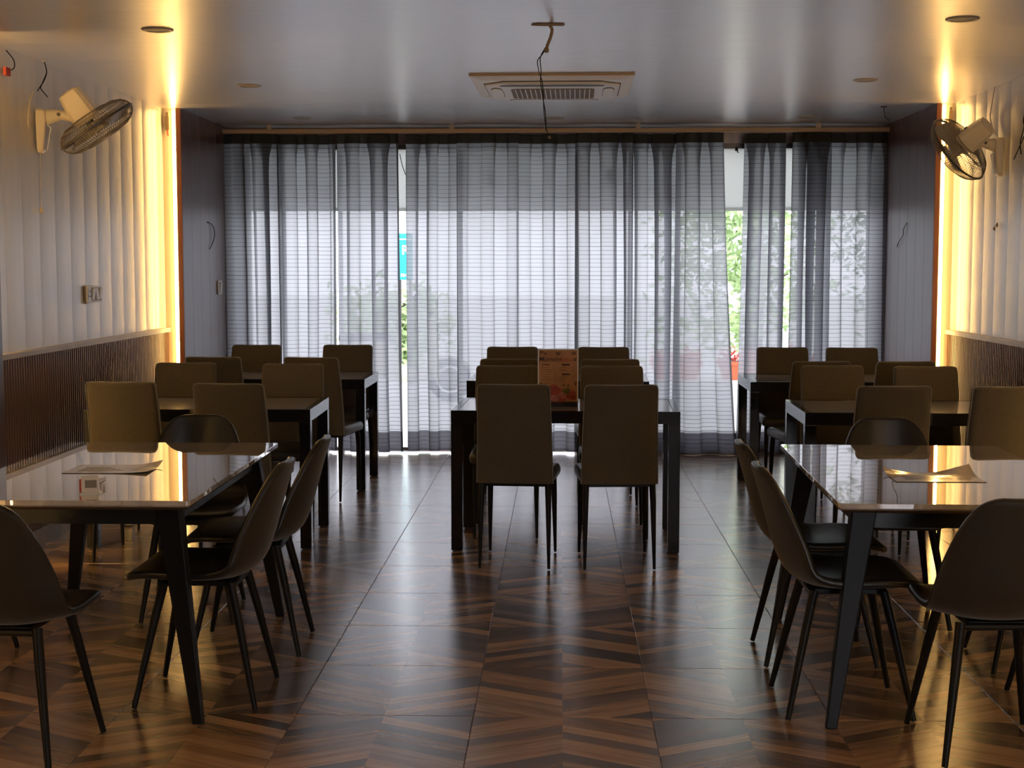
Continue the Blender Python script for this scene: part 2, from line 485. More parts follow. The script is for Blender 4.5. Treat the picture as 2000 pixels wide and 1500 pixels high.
# wall behind the camera
rw = MB()
rw.box(XL-.2, 1.12, YB-.12, YB, 0, HC); rw.box(2.52, XR+.2, YB-.12, YB, 0, HC); rw.box(1.12, 2.52, YB-.12, YB, 2.2, HC)
struct('wall_back', rw, M['plaster'])
added_door = struct('added_door_1', MB().box(1.12, 2.52, YB-.09, YB-.03, 2.15, 2.2), M['alu'])  # unseen door, added to let in more daylight and brighten the room
for x in (1.14, 1.82, 2.50):
    MB().box(x-.02, x+.02, YB-.09, YB-.03, .0, 2.16).build('stile', M['alu'], added_door)
for a, b in ((1.14, 1.82), (1.82, 2.50)):
    MB().box(a+.02, b-.02, YB-.062, YB-.058, .0, 2.15).build('pane', M['glass'], added_door)

# ------------------------------------------------------------------ window wall
WX0, WX1 = -2.555, 2.50
front = MB()
front.box(XBL-.2, WX0, YW, YW+.16, 0, HC)
front.box(WX1, XBR+.2, YW, YW+.16, 0, HC)
front.box(WX0, WX1, YW, YW+.16, 2.478, HC)
struct('wall_front', front, M['brown'])
sill = MB().box(.72, WX1, YW-.02, YW+.16, 0, .15)
struct('trim_5', sill, M['black'])
struct('trim_6', MB().box(WX0, .72, YW+.01, YW+.16, -.001, .02), M['rail'])

win = struct('window_1', MB().box(WX0, WX1, YW+.03, YW+.09, 2.44, 2.478), M['alu'])
mull = [WX0+.015, -1.79, -.81, .13, .95, 2.07, WX1-.015]
for x in mull:
    MB().box(x-.013, x+.013, YW+.035, YW+.085, .02, 2.45).build('mullion', M['alu'], win)
MB().box(WX0, WX1, YW+.04, YW+.08, 1.945, 1.968).build('transom', M['film'], win)
for a, b in zip(mull[:-1], mull[1:]):
    z0 = .15 if a > .7 else .02
    MB().box(a+.013, b-.013, YW+.058, YW+.062, z0, 1.95).build('pane', M['glass'], win)
    MB().box(a+.010, b-.010, YW+.052, YW+.058, 1.965, 2.474).build('frosted_panel', M['film'], win)
# brackets fixed outside the frosted band, seen as dark smudges
for x, z, w, h in ((-.565, 2.20, .075, .09), (.41, 2.225, .09, .11)):
    b = thing('sign_bracket', 'dark bracket shadowed behind the frosted band, ' + ('left' if x < 0 else 'right') + ' of the hanging cable', 'bracket', (x, YW+.07, z), 0, 'brackets behind the frosted band')
    MB().box(-w/2, w/2, 0, .05, -h/2, h/2).build('plate', M['wire'], b, bevel=.006)
    MB().tube([(0, .03, -h/2), (0, .18, -h/2-.04)], .012, 8).build('arm', M['wire'], b, True)
hk = thing('roller_hook', 'small dark hook at the top of the right curtain gap', 'hook', (1.405, YW+.03, 2.45))
MB().box(-.012, .012, 0, .02, -.03, .0).build('plate', M['wire'], hk)
MB().tube([(0, -.004, -.01), (.0, -.02, -.03), (.008, -.02, -.045), (.012, -.006, -.04)], .004, 6).build('crook', M['wire'], hk, True)


# ------------------------------------------------------------------ curtains
YCUR = 11.38
def cx_px(px): return (-.3387 + (px-1012)*.00409)*.9965
def grid_mesh(name, rows, uvs):
    nr, nc = len(rows), len(rows[0])
    v = [p for r in rows for p in r]
    f = [(i*nc+j, i*nc+j+1, (i+1)*nc+j+1, (i+1)*nc+j) for i in range(nr-1) for j in range(nc-1)]
    m = bpy.data.meshes.new(name); m.from_pydata(v, [], f)
    ul = m.uv_layers.new(name='UVMap'); fl = [u for r in uvs for u in r]
    for lp in m.loops: ul.data[lp.index].uv = fl[lp.vertex_index]
    m.polygons.foreach_set('use_smooth', [True]*len(m.polygons)); m.update()
    return m

CUR = [  # top left/right, bottom left/right (metres along the track), folds, wording
    ((437, 546), (437, 549), 2.5, 'leftmost sheer grey striped curtain, against the left brown wall'),
    ((541, 656), (545, 654), 2.5, 'second sheer grey striped curtain from the left'),
    ((660, 780), (661, 786), 2.5, 'third sheer curtain from the left, beside the turquoise sign gap'),
    ((793, 897), (794, 897), 2.5, 'fourth sheer curtain from the left, right of the turquoise sign gap'),
    ((893, 1013), (893, 1012), 2.5, 'fifth sheer curtain from the left, behind the menu stand chairs'),
    ((1008, 1129), (1008, 1128), 2.5, 'sixth sheer curtain from the left, directly behind the menu stand'),
    ((1122, 1233), (1122, 1234), 2.5, 'seventh sheer curtain from the left, right of the menu stand'),
    ((1226, 1324), (1226, 1330), 2.5, 'eighth sheer curtain from the left, before the flaring one'),
    ((1316, 1406), (1312, 1438), 2.0, 'sheer curtain flaring wide at the hem beside the leafy gap'),
    ((1449, 1528), (1440, 1528), 2.0, 'narrow sheer curtain between the two leafy gaps'),
    ((1538, 1613), (1535, 1614), 2.0, 'bunched dark sheer curtain, second from the right'),
    ((1602, 1745), (1606, 1742), 2.5, 'rightmost sheer grey striped curtain, against the right brown wall'),
]
ZT, ZH, ZHM, ZBOT = 2.540, 2.465, .178, .018
for ci, (tp, bt, nf, lab) in enumerate(CUR):
    r2 = random.Random(100+ci)
    ta, tb = cx_px(tp[0]), cx_px(tp[1]); ba, bb = cx_px(bt[0]), cx_px(bt[1])
    cu = thing('sheer_curtain', lab, 'curtain', (0, 0, 0), 0, 'sheer curtains across the window')
    ph0 = r2.uniform(0, pi); w1, w2 = r2.uniform(-.5, .5), r2.uniform(-.35, .35)
    amp0 = r2.uniform(.030, .042); yoff = .078*(ci % 2) + r2.uniform(-.006, .006)
    foldi = [r2.choice((.5, .7, .9, 1.1, 1.4, 1.8))*r2.uniform(.9, 1.1) for _ in range(16)]
    NC = 96
    def point(s, z):
        t = (ZT-z)/(ZT-ZBOT)
        xa = ta+(ba-ta)*t**1.3; xb = tb+(bb-tb)*t**1.3
        ph = 2*pi*nf*(s + .05*w1*sin(2*pi*s) + .04*w2*sin(4*pi*s)) + ph0
        k = foldi[int(ph/pi) % 16]; k2 = foldi[(int(ph/pi)+1) % 16]; fr = (ph/pi) % 1
        kk = k+(k2-k)*fr
        pinch = math.exp(-((z-2.45)/.07)**2)
        ov = .165/nf*2.5*(.66 + .40*pinch - .20*t)*kk
        amp = amp0*(.75+.35*t)*(1-.45*pinch)*kk**.5
        env = min(1, s/.06)*min(1, (1-s)/.06)
        sway = .008*sin(3.1*t+ci)*(t*(1-t)*4)
        x = xa+(xb-xa)*s - ov*(.5)*sin(2*ph)*env*.55 + sway*env
        x = min(max(x, xa), xb)
        yy = YCUR + yoff + amp*sin(ph) + .006*sin(5*t+ph)*t
        return (x, yy, z)
    def part(name, z0, z1, nr, m):
        rows, uvs = [], []
        for i in range(nr+1):
            z = z0+(z1-z0)*i/nr
            rows.append([]); uvs.append([])
            for j in range(NC+1):
                s = j/NC
                p = point(s, z)
                if z == ZBOT: p = (p[0], p[1], z+.006*sin(2*pi*nf*s*1.0+ph0)+.004)
                rows[-1].append(p); uvs[-1].append((s, z))
        return obj(name, grid_mesh(name, rows, uvs), m, cu)
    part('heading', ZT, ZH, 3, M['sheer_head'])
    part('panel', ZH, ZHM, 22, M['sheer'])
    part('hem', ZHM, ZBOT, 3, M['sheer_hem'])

tr = thing('curtain_track', 'long cream curtain track under the ceiling along the window', 'curtain track', (0, 11.36, 2.575))
MB().box(-2.672, 2.55, -.02, .02, -.033, 0).build('rail', M['track'], tr, bevel=.004)
for x in (-2.30, -.86, .60, 2.0):
    MB().box(x-.018, x+.018, -.012, .012, 0, .034).build('bracket', M['rail'], tr)

# ------------------------------------------------------------------ warm light strips
def led(label, x, y, face, z0=.02, z1=HC-.012):
    t = thing('led_strip', label, 'light strip', (x, y, 0), 0, 'warm vertical light strips')
    MB().box(-.014, .014, 0 if face < 0 else -.004, .004 if face < 0 else 0, z0, z1).build('channel', M['ac_white'], t)
    MB().box(-.0065, .0065, -.010 if face < 0 else .0005, -.0005 if face < 0 else .010, z0, z1).build('diffuser', M['led'], t)
    return t
led('glowing warm strip beside the left brown alcove wall', -2.725, YC_L-.005, -1)
led('glowing warm strip beside the right brown alcove wall', 2.606, YC_R-.005, -1)
led('warm strip hidden behind the near left pilaster, facing the fan', -2.792, 6.775, 1)
led('warm strip hidden behind the near right pilaster, facing the fan', 2.670, 6.775, 1)
led('warm strip on the camera side of the near left pilaster', -2.75, 5.607, -1)
led('warm strip on the camera side of the near right pilaster', 2.63, 5.607, -1)
led('added unseen warm strip behind the left pilaster beside the camera', -2.75, 2.395, 1)  # this pair is added out of view as extra warm fill
led('added unseen warm strip behind the right pilaster beside the camera', 2.63, 2.395, 1)
for lab, x, y in (('brown light-strip driver with a red connector, left corner', -2.768, YC_L-.002), ('brown light-strip driver, right corner above the fan', 2.648, YC_R-.002)):
    d = thing('strip_driver', lab, 'driver', (x, y, 2.455), 0, 'light-strip drivers')
    MB().box(-.014, .014, -.018, 0, 0, .10).build('case', M['conduit'], d, bevel=.003)
    MB().box(-.009, .009, -.014, -.002, .1, .125).build('plug', M['conduit'], d)
    MB().tube([(0, -.008, 0), (.002, -.012, -.02), (.004, -.008, -.04)], .006, 6).build('connector', M['redwire'] if x < 0 else M['conduit'], d, True)

# ------------------------------------------------------------------ ceiling unit, downlights, cable
ac = thing('ceiling_air_conditioner', 'white square ceiling cassette air conditioner with brown grille', 'air conditioner', (-.05, 8.86, HC), R(-.6))
mb = MB()
o_, i_ = .475, .50
mb.loft([rrect(.95, 1.04, .02, 0), rrect(.95, 1.04, .02, -.012), rrect(.86, .93, .03, -.030), rrect(.78, .84, .03, -.034)])
mb.build('fascia', M['ac_white'], ac, True)
MB().box(-.476, .476, -.522, -.516, -.014, -.001).build('yellowed_edge', M['ac_edge'], ac)
def octa(w, d, c, z):
    a, b = w/2, d/2
    return [(a-c, -b, z), (a, -b+c, z), (a, b-c, z), (a-c, b, z), (-a+c, b, z), (-a, b-c, z), (-a, -b+c, z), (-a+c, -b, z)]
MB().loft([octa(.806, .856, .115, -.030), octa(.806, .856, .115, -.0365)]).build('panel_seam', M['ac_slot'], ac)
MB().loft([octa(.792, .842, .112, -.033), octa(.792, .842, .112, -.044), octa(.76, .81, .11, -.050)]).build('inner_panel', M['ac_white'], ac)
def slot(ax, pos, half, wid, z0, z1, m, name):
    pts = []
    for k in range(16):
        a = 2*pi*k/16; e = abs(cos(a))**.35*(1 if cos(a) >= 0 else -1)
        u, v = half*e, wid*sin(a)
        pts.append((u, pos+v) if ax == 'x' else (pos+v, u))
    MB().loft([[(x, y, z0) for x, y in pts], [(x, y, z1) for x, y in pts]]).build(name, M[m], ac)
slot('x', -.345, .31, .046, -.046, -.0512, 'ac_slot', 'louver_slot')
slot('x', -.330, .29, .006, -.048, -.0518, 'ac_edge', 'louver_vane')
slot('x', .365, .28, .028, -.046, -.0512, 'ac_slot', 'louver_slot')
slot('x', .365, .27, .024, -.048, -.0535, 'ac_white', 'louver_vane')
for sx in (-1, 1):
    slot('y', sx*.335, .26, .036, -.046, -.0512, 'ac_slot', 'louver_slot')
    slot('y', sx*.335, .225, .034, -.048, -.0550, 'ac_white', 'louver_vane')
gr = MB().loft([rrect(.50, .50, .035, -.049, cy=.045), rrect(.50, .50, .035, -.0525, cy=.045)]).build('grille', M['ac_grille'], ac, True)
for k in range(16):
    x = -.222 + k*.444/15
    MB().box(x-.0028, x+.0028, -.2, .29, -.056, -.052).build('grille_rib', M['ac_white'], gr)

dl_spots = [((-1.883, 6.74), 'round unlit downlight nearest the camera on the left'), ((-1.911, 8.85), 'round unlit downlight midway back on the left'),
            ((-1.937, 10.79), 'round unlit downlight near the window on the left'), ((-.05, 10.86), 'round unlit downlight near the window behind the air conditioner'),
            ((1.818, 10.81), 'round unlit downlight near the window on the right'), ((1.805, 8.70), 'round unlit downlight midway back on the right'),
            ((1.787, 6.57), 'round unlit downlight nearest the camera on the right')]
M['dl_ring'] = mat('tan_downlight_ring', (.42, .36, .30), .4)
M['dl_face'] = mat('unlit_diffuser', (.34, .29, .22), .5)
for (x, y), lab in dl_spots:
    t = thing('downlight', lab, 'downlight', (x, y, HC), 0, 'recessed ceiling downlights')
    MB().lathe([(.074, 0), (.074, -.004), (.066, -.008), (.054, -.006), (.052, .0)], 28).build('ring', M['dl_ring'], t, True)
    MB().lathe([(.0535, -.0005), (.0535, -.003), (.02, -.004)], 24).build('diffuser', M['dl_face'], t, True)

cb = thing('hanging_cable', 'beige conduit and thin black wires hanging from a torn ceiling hole', 'cable', (-.062, 6.656, HC))
tear = [(-.075, -.006), (-.04, .012), (-.01, .016), (.03, .010), (.068, .016), (.075, -.012), (.03, -.02), (-.012, -.016), (-.035, -.026), (-.058, -.014)]
MB().loft([[(x, y, -.0005) for x, y in tear], [(x*1.02, y*1.1, -.007) for x, y in tear]]).build('torn_hole', M['conduit'], cb)
MB().tube(spl([(0, 0, .004), (.015, 0, -.015), (.019, 0, -.03), (.012, 0, -.06), (0, 0, -.09), (-.008, 0, -.115)]), .0075, 10).build('conduit', M['conduit'], cb, True)
MB().tube([(-.008, 0, -.105), (-.006, 0, -.115), (-.005, 0, -.128)], [.010, .012, .009], 10).build('tape_knot', M['conduit'], cb, True)
w1, w2 = [], []
base = [(-.012, -.112), (-.03, -.14), (-.041, -.165), (-.036, -.21), (-.030, -.255), (-.024, -.30), (-.020, -.345), (-.014, -.395), (-.010, -.44), (-.006, -.48), (.006, -.512)]
for i, (x, z) in enumerate(base):
    a = i*1.3; w = .007 if 2 <= i <= 4 else .003
    w1.append((x+w*cos(a), w*sin(a), z)); w2.append((x-w*cos(a), -w*sin(a), z))
MB().tube(spl(w1), .0024, 6).build('wire', M['wire'], cb, True)
MB().tube(spl(w2[:-1]), .0024, 6).build('wire', M['wire'], cb, True)
MB().tube([(.004, 0, -.507), (.012, 0, -.517)], [.006, .005], 8).build('copper_end', M['conduit'], cb, True)

# ------------------------------------------------------------------ wall fans
def fan(label, base, s, pivot, mot, cage, n, cord_pts, cord2=None):
    """base: point on the wall; s: +1 when the room is towards +x; the rest are world points"""
    B = Vector(base)
    t = thing('wall_fan', label, 'fan', base, 0, 'tilted wall fans')
    L = lambda p: Vector(p)-B
    n = Vector(n).normalized()
    # bracket
    rings = []
    for z, w, d in ((-.115, .030, .022), (-.10, .040, .036), (-.03, .046, .045), (.05, .052, .054), (.105, .050, .050), (.118, .040, .036)):
        rings.append([(s*(.004 if k in (0, 3, 4, 7) else d), (-w if k in (0, 1, 2, 7) else w)*(1 if k in (0, 3, 4, 7) else .75), z) for k in (0, 1, 5, 3)])
    br = MB().loft(rings).build('bracket', M['white_plastic'], t, bevel=.006)
    pv, mo, cg = L(pivot), L(mot), L(cage)
    a0 = Vector((s*.03, 0, .072))
    d = (pv-a0).normalized(); arm = []
    for q, w, h in ((0, .034, .044), (.5, .030, .036), (.9, .026, .030), (1.0, .024, .024), (1.12, .016, .014)):
        c = a0+(pv-a0)*q; u = Vector((0, 1, 0)); v = d.cross(u).normalized()
        arm.append([c+u*w*cos(2*pi*k/12)*.8+v*h*sin(2*pi*k/12) for k in range(12)])
    ar = MB().loft(arm).build('arm', M['white_plastic'], t, True)
    MB().tube([pv+Vector((0, -.034, 0)), pv+Vector((0, -.018, 0))], .009, 10).build('screw', M['rim'], ar, True)
    # neck and motor, aligned with the fan axis
    up = Vector((0, 1, 0)); e1 = up.cross(n).normalized(); e2 = n.cross(e1).normalized()
    MB().tube([pv, pv+(mo-pv)*.45+n*.035, mo+n*.03], [.026, .030, .03], 10).build('neck', M['white_plastic'], t, True)
    rings = []
    for q, w in ((-.105, .040), (-.096, .056), (-.05, .063), (.03, .069), (.070, .070), (.080, .060)):
        c = mo+n*q; pts = []
        for k in range(20):
            a = 2*pi*k/20; ca, sa = cos(a), sin(a)
            r = w/((abs(ca)**7+abs(sa)**7)**(1/7))
            pts.append(c+e1*ca*r+e2*sa*r)
        rings.append(pts)
    mh = MB().loft(rings).build('motor_housing', M['white_plastic'], t, True)
    MB().tube([mo+n*.01+e1*.05+e2*.0, mo+n*.01+e1*.075], [.012, .010], 10).build('knob', M['rim'], mh, True)
    MB().tube([mo+n*.082, cg+n*.03], [.022, .018], 12).build('shaft', M['rim'], t, True)
    # cage
    RC = .22
    def P(r, a, h): return cg+e1*r*cos(a)+e2*r*sin(a)+n*h
    def ring(r, h, rad): return [P(r, 2*pi*k/40, h) for k in range(41)]
    for nm, sg in (('rear_cage', -1), ('front_cage', 1)):
        mb = MB()
        for k in range(84):
            a = 2*pi*k/84; tw = .12*sg
            pts = [P(.045, a+tw, sg*.070), P(.10, a+tw*.85, sg*.073), P(.15, a+tw*.6, sg*.067), P(.185, a+tw*.35, sg*.053), P(.207, a+.15*tw, sg*.032), P(.217, a+.05*tw, sg*.014), P(RC, a, 0)]
            mb.tube(pts, .0014, 3, False)
        for r, h in ((.10, .075), (.155, .067), (.19, .051)):
            mb.tube(ring(r, sg*h, 0), .0016, 4, False)
        mb.build(nm, M['cage'], t, True, fix=False)
    mb = MB(); mb.tube(ring(RC, 0, 0), .0065, 6, False); mb.build('rim', M['rim'], t, True)
    MB().lathe([(.0, .058), (.042, .060), (.046, .066), (.04, .072), (.0, .074)], 24, Matrix.Translation(cg) @ Matrix((( e1.x, e2.x, n.x, 0), (e1.y, e2.y, n.y, 0), (e1.z, e2.z, n.z, 0), (0, 0, 0, 1)))).build('badge', M['white_plastic'], t, True)
    hub = MB().tube([cg-n*.03, cg+n*.028], [.036, .032], 18).build('hub', M['blade'], t, True)
    for b in range(3):
        a0_ = 2*pi*b/3+.5; rows_f, rows_b = [], []
        mb = MB()
        prof = [(.03, .24, .30), (.07, .52, .60), (.12, .62, .72), (.16, .58, .62), (.188, .42, .40), (.198, .22, .14)]
        nf_ = 7
        g = []
        for r, al, be in prof:
            g.append([P(r, a0_-be+(al+be)*j/(nf_-1), .028*(.5-j/(nf_-1))*2) for j in range(nf_)])
        for off in (0, .0022):
            bse = len(mb.v)
            for rw in g: mb.v += [tuple(p+n*off) for p in rw]
            for i in range(len(g)-1):
                for j in range(nf_-1):
                    q = (bse+i*nf_+j, bse+i*nf_+j+1, bse+(i+1)*nf_+j+1, bse+(i+1)*nf_+j)
                    mb.f.append(q if off else q[::-1])
        mb.build('blade', M['blade'], t, True)
    MB().tube(spl([L(p) for p in cord_pts]), .0035, 6).build('power_cord', M['white_plastic'], t, True)
    if cord2:
        pc = MB().tube([L(p) for p in cord2], .0016, 5).build('pull_cord', M['white_plastic'], t, True)
        e = L(cord2[-1])
        MB().lathe([(.003, .012), (.009, .006), (.012, -.006), (.009, -.02), (.003, -.024)], 12, Matrix.Translation(e)).build('cord_bob', M['white_plastic'], pc, True)
    for kk in (0,):
        MB().tube([Vector((s*.055, -.01, .03)), Vector((s*.075, -.012, .015)), Vector((s*.066, -.012, -.02)), Vector((s*.058, -.01, -.06)), Vector((s*.05, -.01, -.1))], .003, 6).build('lead', M['ac_white'], t, True)
    return t

fan('ivory wall fan on the left pale wall, cage tilted down to the right', (XL+.012, 7.67, 2.225), 1, (-2.672, 7.66, 2.31), (-2.565, 7.66, 2.345), (-2.488, 7.69, 2.250),
    (.53, .20, -.82), [(-2.80, 7.62, 2.43), (-2.80, 7.56, 2.36), (-2.80, 7.53, 2.27), (-2.80, 7.55, 2.235), (-2.80, 7.60, 2.26), (-2.80, 7.64, 2.30)],
    [(-2.785, 7.66, 2.11), (-2.79, 7.66, 1.95), (-2.79, 7.665, 1.81)])
fan('ivory wall fan on the right pale wall, cage opening towards the window', (XR-.012, 8.87, 2.16), -1, (2.56, 8.86, 2.245), (2.492, 8.83, 2.288), (2.416, 8.90, 2.212),
    (-.62, .55, -.56), [(2.655, 9.0, 2.60), (2.664, 9.10, 2.47), (2.668, 9.12, 2.42), (2.668, 9.05, 2.34), (2.665, 8.95, 2.29), (2.655, 8.88, 2.272)])

# loose wires on the walls and ceiling
def loose(label, pts, rad=.0035, m='wire', name='loose_wire', split=None):
    p0 = Vector(pts[0])
    t = thing(name, label, 'wire', p0, 0)
    MB().tube(spl([Vector(p)-p0 for p in pts]), rad, 6).build('strand', M[m], t, True)
    if split: MB().tube(spl([Vector(p)-p0 for p in split]), rad, 6).build('strand', M[m], t, True)
    return t
loose('thin dark cord hanging over the frosted band in the left curtain gap', [(-1.30, YW+.02, 2.40), (-1.28, YW+.01, 2.31), (-1.255, YW+.01, 2.24), (-1.235, YW+.02, 2.20), (-1.20, YW+.02, 2.05)], .0035)
w_ = loose('black twisted wire hanging from the ceiling edge above the left fan', [(-2.775, 7.72, 2.602), (-2.78, 7.76, 2.575), (-2.78, 7.77, 2.545), (-2.78, 7.73, 2.50), (-2.785, 7.68, 2.46), (-2.785, 7.64, 2.435)], .0032, split=[(-2.78, 7.765, 2.54), (-2.78, 7.70, 2.48), (-2.785, 7.69, 2.455), (-2.785, 7.74, 2.435), (-2.785, 7.79, 2.42)])
MB().box(-.01, .01, -.01, .015, -.006, .004).build('connector', M['ac_white'], w_)
w_ = loose('dark looped wire with red connector at the left picture edge', [(-2.785, 7.22, 2.585), (-2.78, 7.30, 2.55), (-2.78, 7.31, 2.515), (-2.78, 7.27, 2.495), (-2.785, 7.22, 2.49)], .003)
MB().box(-.008, .008, -.03, .03, -.125, -.085).build('connector', M['redwire'], w_)
loose('dark bowed wire end on the left brown wall', [(XBL+.004, 10.83, 1.835), (XBL+.012, 10.95, 1.81), (XBL+.014, 11.00, 1.75), (XBL+.010, 10.95, 1.68), (XBL+.004, 10.87, 1.63)], .0035)
loose('thin dark squiggly wire on the right brown wall', [(XBR-.004, 10.73, 1.82), (XBR-.012, 10.80, 1.775), (XBR-.008, 10.83, 1.73), (XBR-.012, 10.95, 1.68), (XBR-.004, 11.02, 1.645)], .003)
loose('frayed dark wires hanging at the right picture edge', [(2.668, 8.42, 2.43), (2.664, 8.46, 2.34), (2.664, 8.42, 2.27), (2.66, 8.50, 2.20), (2.66, 8.60, 2.13)], .0035, split=[(2.667, 8.44, 2.40), (2.662, 8.44, 2.30), (2.662, 8.50, 2.22), (2.66, 8.47, 2.15)])
w_ = loose('small black hook and trailing wire on the ceiling near the right window corner', [(2.235, 10.15, 2.606), (2.24, 10.16, 2.585), (2.245, 10.17, 2.565), (2.28, 10.3, 2.545), (2.38, 10.6, 2.555)], .003)
MB().box(-.02, .02, -.015, .015, -.006, .0).build('hook_plate', M['wire'], w_)
for (y, z), lab in (((8.98, 1.735), 'lower of two small brown plugs in the right pale wall'), ((8.93, 1.755), 'upper of two small brown plugs in the right pale wall')):
    t = thing('wall_plug', lab, 'plug', (XR-.013, y, z), 0, 'plugs in the right wall')
    MB().tube([(0, 0, 0), (-.004, 0, 0)], [.016, .013], 10).build('flange', M['conduit'], t, True)
    MB().tube([(-.003, 0, 0), (-.010, 0, -.004)], [.007, .005], 8).build('pin', M['conduit'], t, True)

# switches
t = thing('switch_plate', 'white four-module switch and socket plate on the left pale wall', 'switch', (XL+.012, 8.50, 1.338))
MB().box(0, .014, -.135, .135, -.050, .050).build('plate', M['switch'], t, bevel=.004)
MB().box(-.003, .004, -.142, -.120, -.056, .05).build('backbox', M['conduit'], t)
for k in range(3):
    y = -.035+k*.065
    r = MB().loft([[(.014, y-.024, -.034), (.014, y+.024, -.034), (.014, y+.024, .034), (.014, y-.024, .034)], [(.017 if k != 1 else .026, y-.022, -.032), (.017 if k != 1 else .026, y+.022, -.032), (.026 if k != 1 else .017, y+.022, .032), (.026 if k != 1 else .017, y-.022, .032)]]).build('rocker', M['switch'], t)
    MB().box(.013, .0148, y-.029, y+.029, -.039, .039).build('rocker_gap', M['switch_dark'], t)
sk = MB().box(.013, .016, -.122, -.070, -.038, .038).build('socket', M['switch'], t)
for yy, zz in ((-.096, .018), (-.108, -.012), (-.084, -.012)):
    MB().tube([(.0158, yy, zz), (.0168, yy, zz)], .006, 8).build('pin_hole', M['ac_slot'], sk, True)
t = thing('switch_plate', 'small white single switch plate on the left brown wall', 'switch', (XBL, 11.17, 1.335))
MB().box(0, .012, -.06, .06, -.054, .054).build('plate', M['switch'], t, bevel=.004)
MB().loft([[(.012, -.026, -.036), (.012, .026, -.036), (.012, .026, .036), (.012, -.026, .036)], [(.015, -.024, -.034), (.015, .024, -.034), (.023, .024, .034), (.023, -.024, .034)]]).build('rocker', M['switch'], t)
MB().box(.011, .0128, -.031, .031, -.041, .041).build('rocker_gap', M['switch_dark'], t)

# ------------------------------------------------------------------ rectangular black dining tables
def black_table(w=1.2, d=.72, h=.75, lw=.06):
    t = thing('dining_table', 'x', 'table')
    mb = MB()
    g = .035
    mb.box(-w/2, w/2, -d/2, -d/2+g, h-.065, h); mb.box(-w/2, w/2, d/2-g, d/2, h-.065, h)
    mb.box(-w/2, -w/2+g, -d/2+g, d/2-g, h-.065, h); mb.box(w/2-g, w/2, -d/2+g, d/2-g, h-.065, h)
    mb.build('frame', M['edge_gloss'], t)
    MB().box(-w/2+g+.002, w/2-g-.002, -d/2+g+.002, d/2-g-.002, h-.012, h-.001).build('glass_top', M['tglass'], t)
    for sx in (-1, 1):
        for sy in (-1, 1):
            x0 = sx*(w/2-lw/2); y0 = sy*(d/2-lw/2)
            lg = MB().box(x0-lw/2, x0+lw/2, y0-lw/2, y0+lw/2, 0.006, h-.066).build('leg', M['edge_gloss'], t, bevel=.002)
            MB().box(x0-lw/2+.008, x0+lw/2-.008, y0-lw/2+.008, y0+lw/2-.008, 0, .008).build('foot_pad', M['wire'], lg)
    return t
TAB = [  # centre x, centre y, rotation, wording
    (.035, 7.82, -1.7, 'black-framed dining table carrying the menu stand, centre row'),
    (-.01, 9.75, -1.5, 'black-framed dining table behind the menu stand table, centre row'),
    (-1.93, 7.84, 1.4, 'black-framed dining table in the left row, behind the marble table'),
    (-1.905, 9.84, 0, 'black-framed dining table in the left row, nearest the window'),
    (1.87, 7.77, -.8, 'black-framed dining table in the right row, behind the marble table'),
    (1.84, 9.71, -.4, 'black-framed dining table in the right row, nearest the window'),
]
tp = black_table()
for i, (x, y, a, lab) in enumerate(TAB):
    o = tp if i == 0 else copy_tree(tp)
    o.location = (x, y, 0); o.rotation_euler = (0, 0, R(a))
    tag(o, lab, 'table', 'black-framed dining tables')

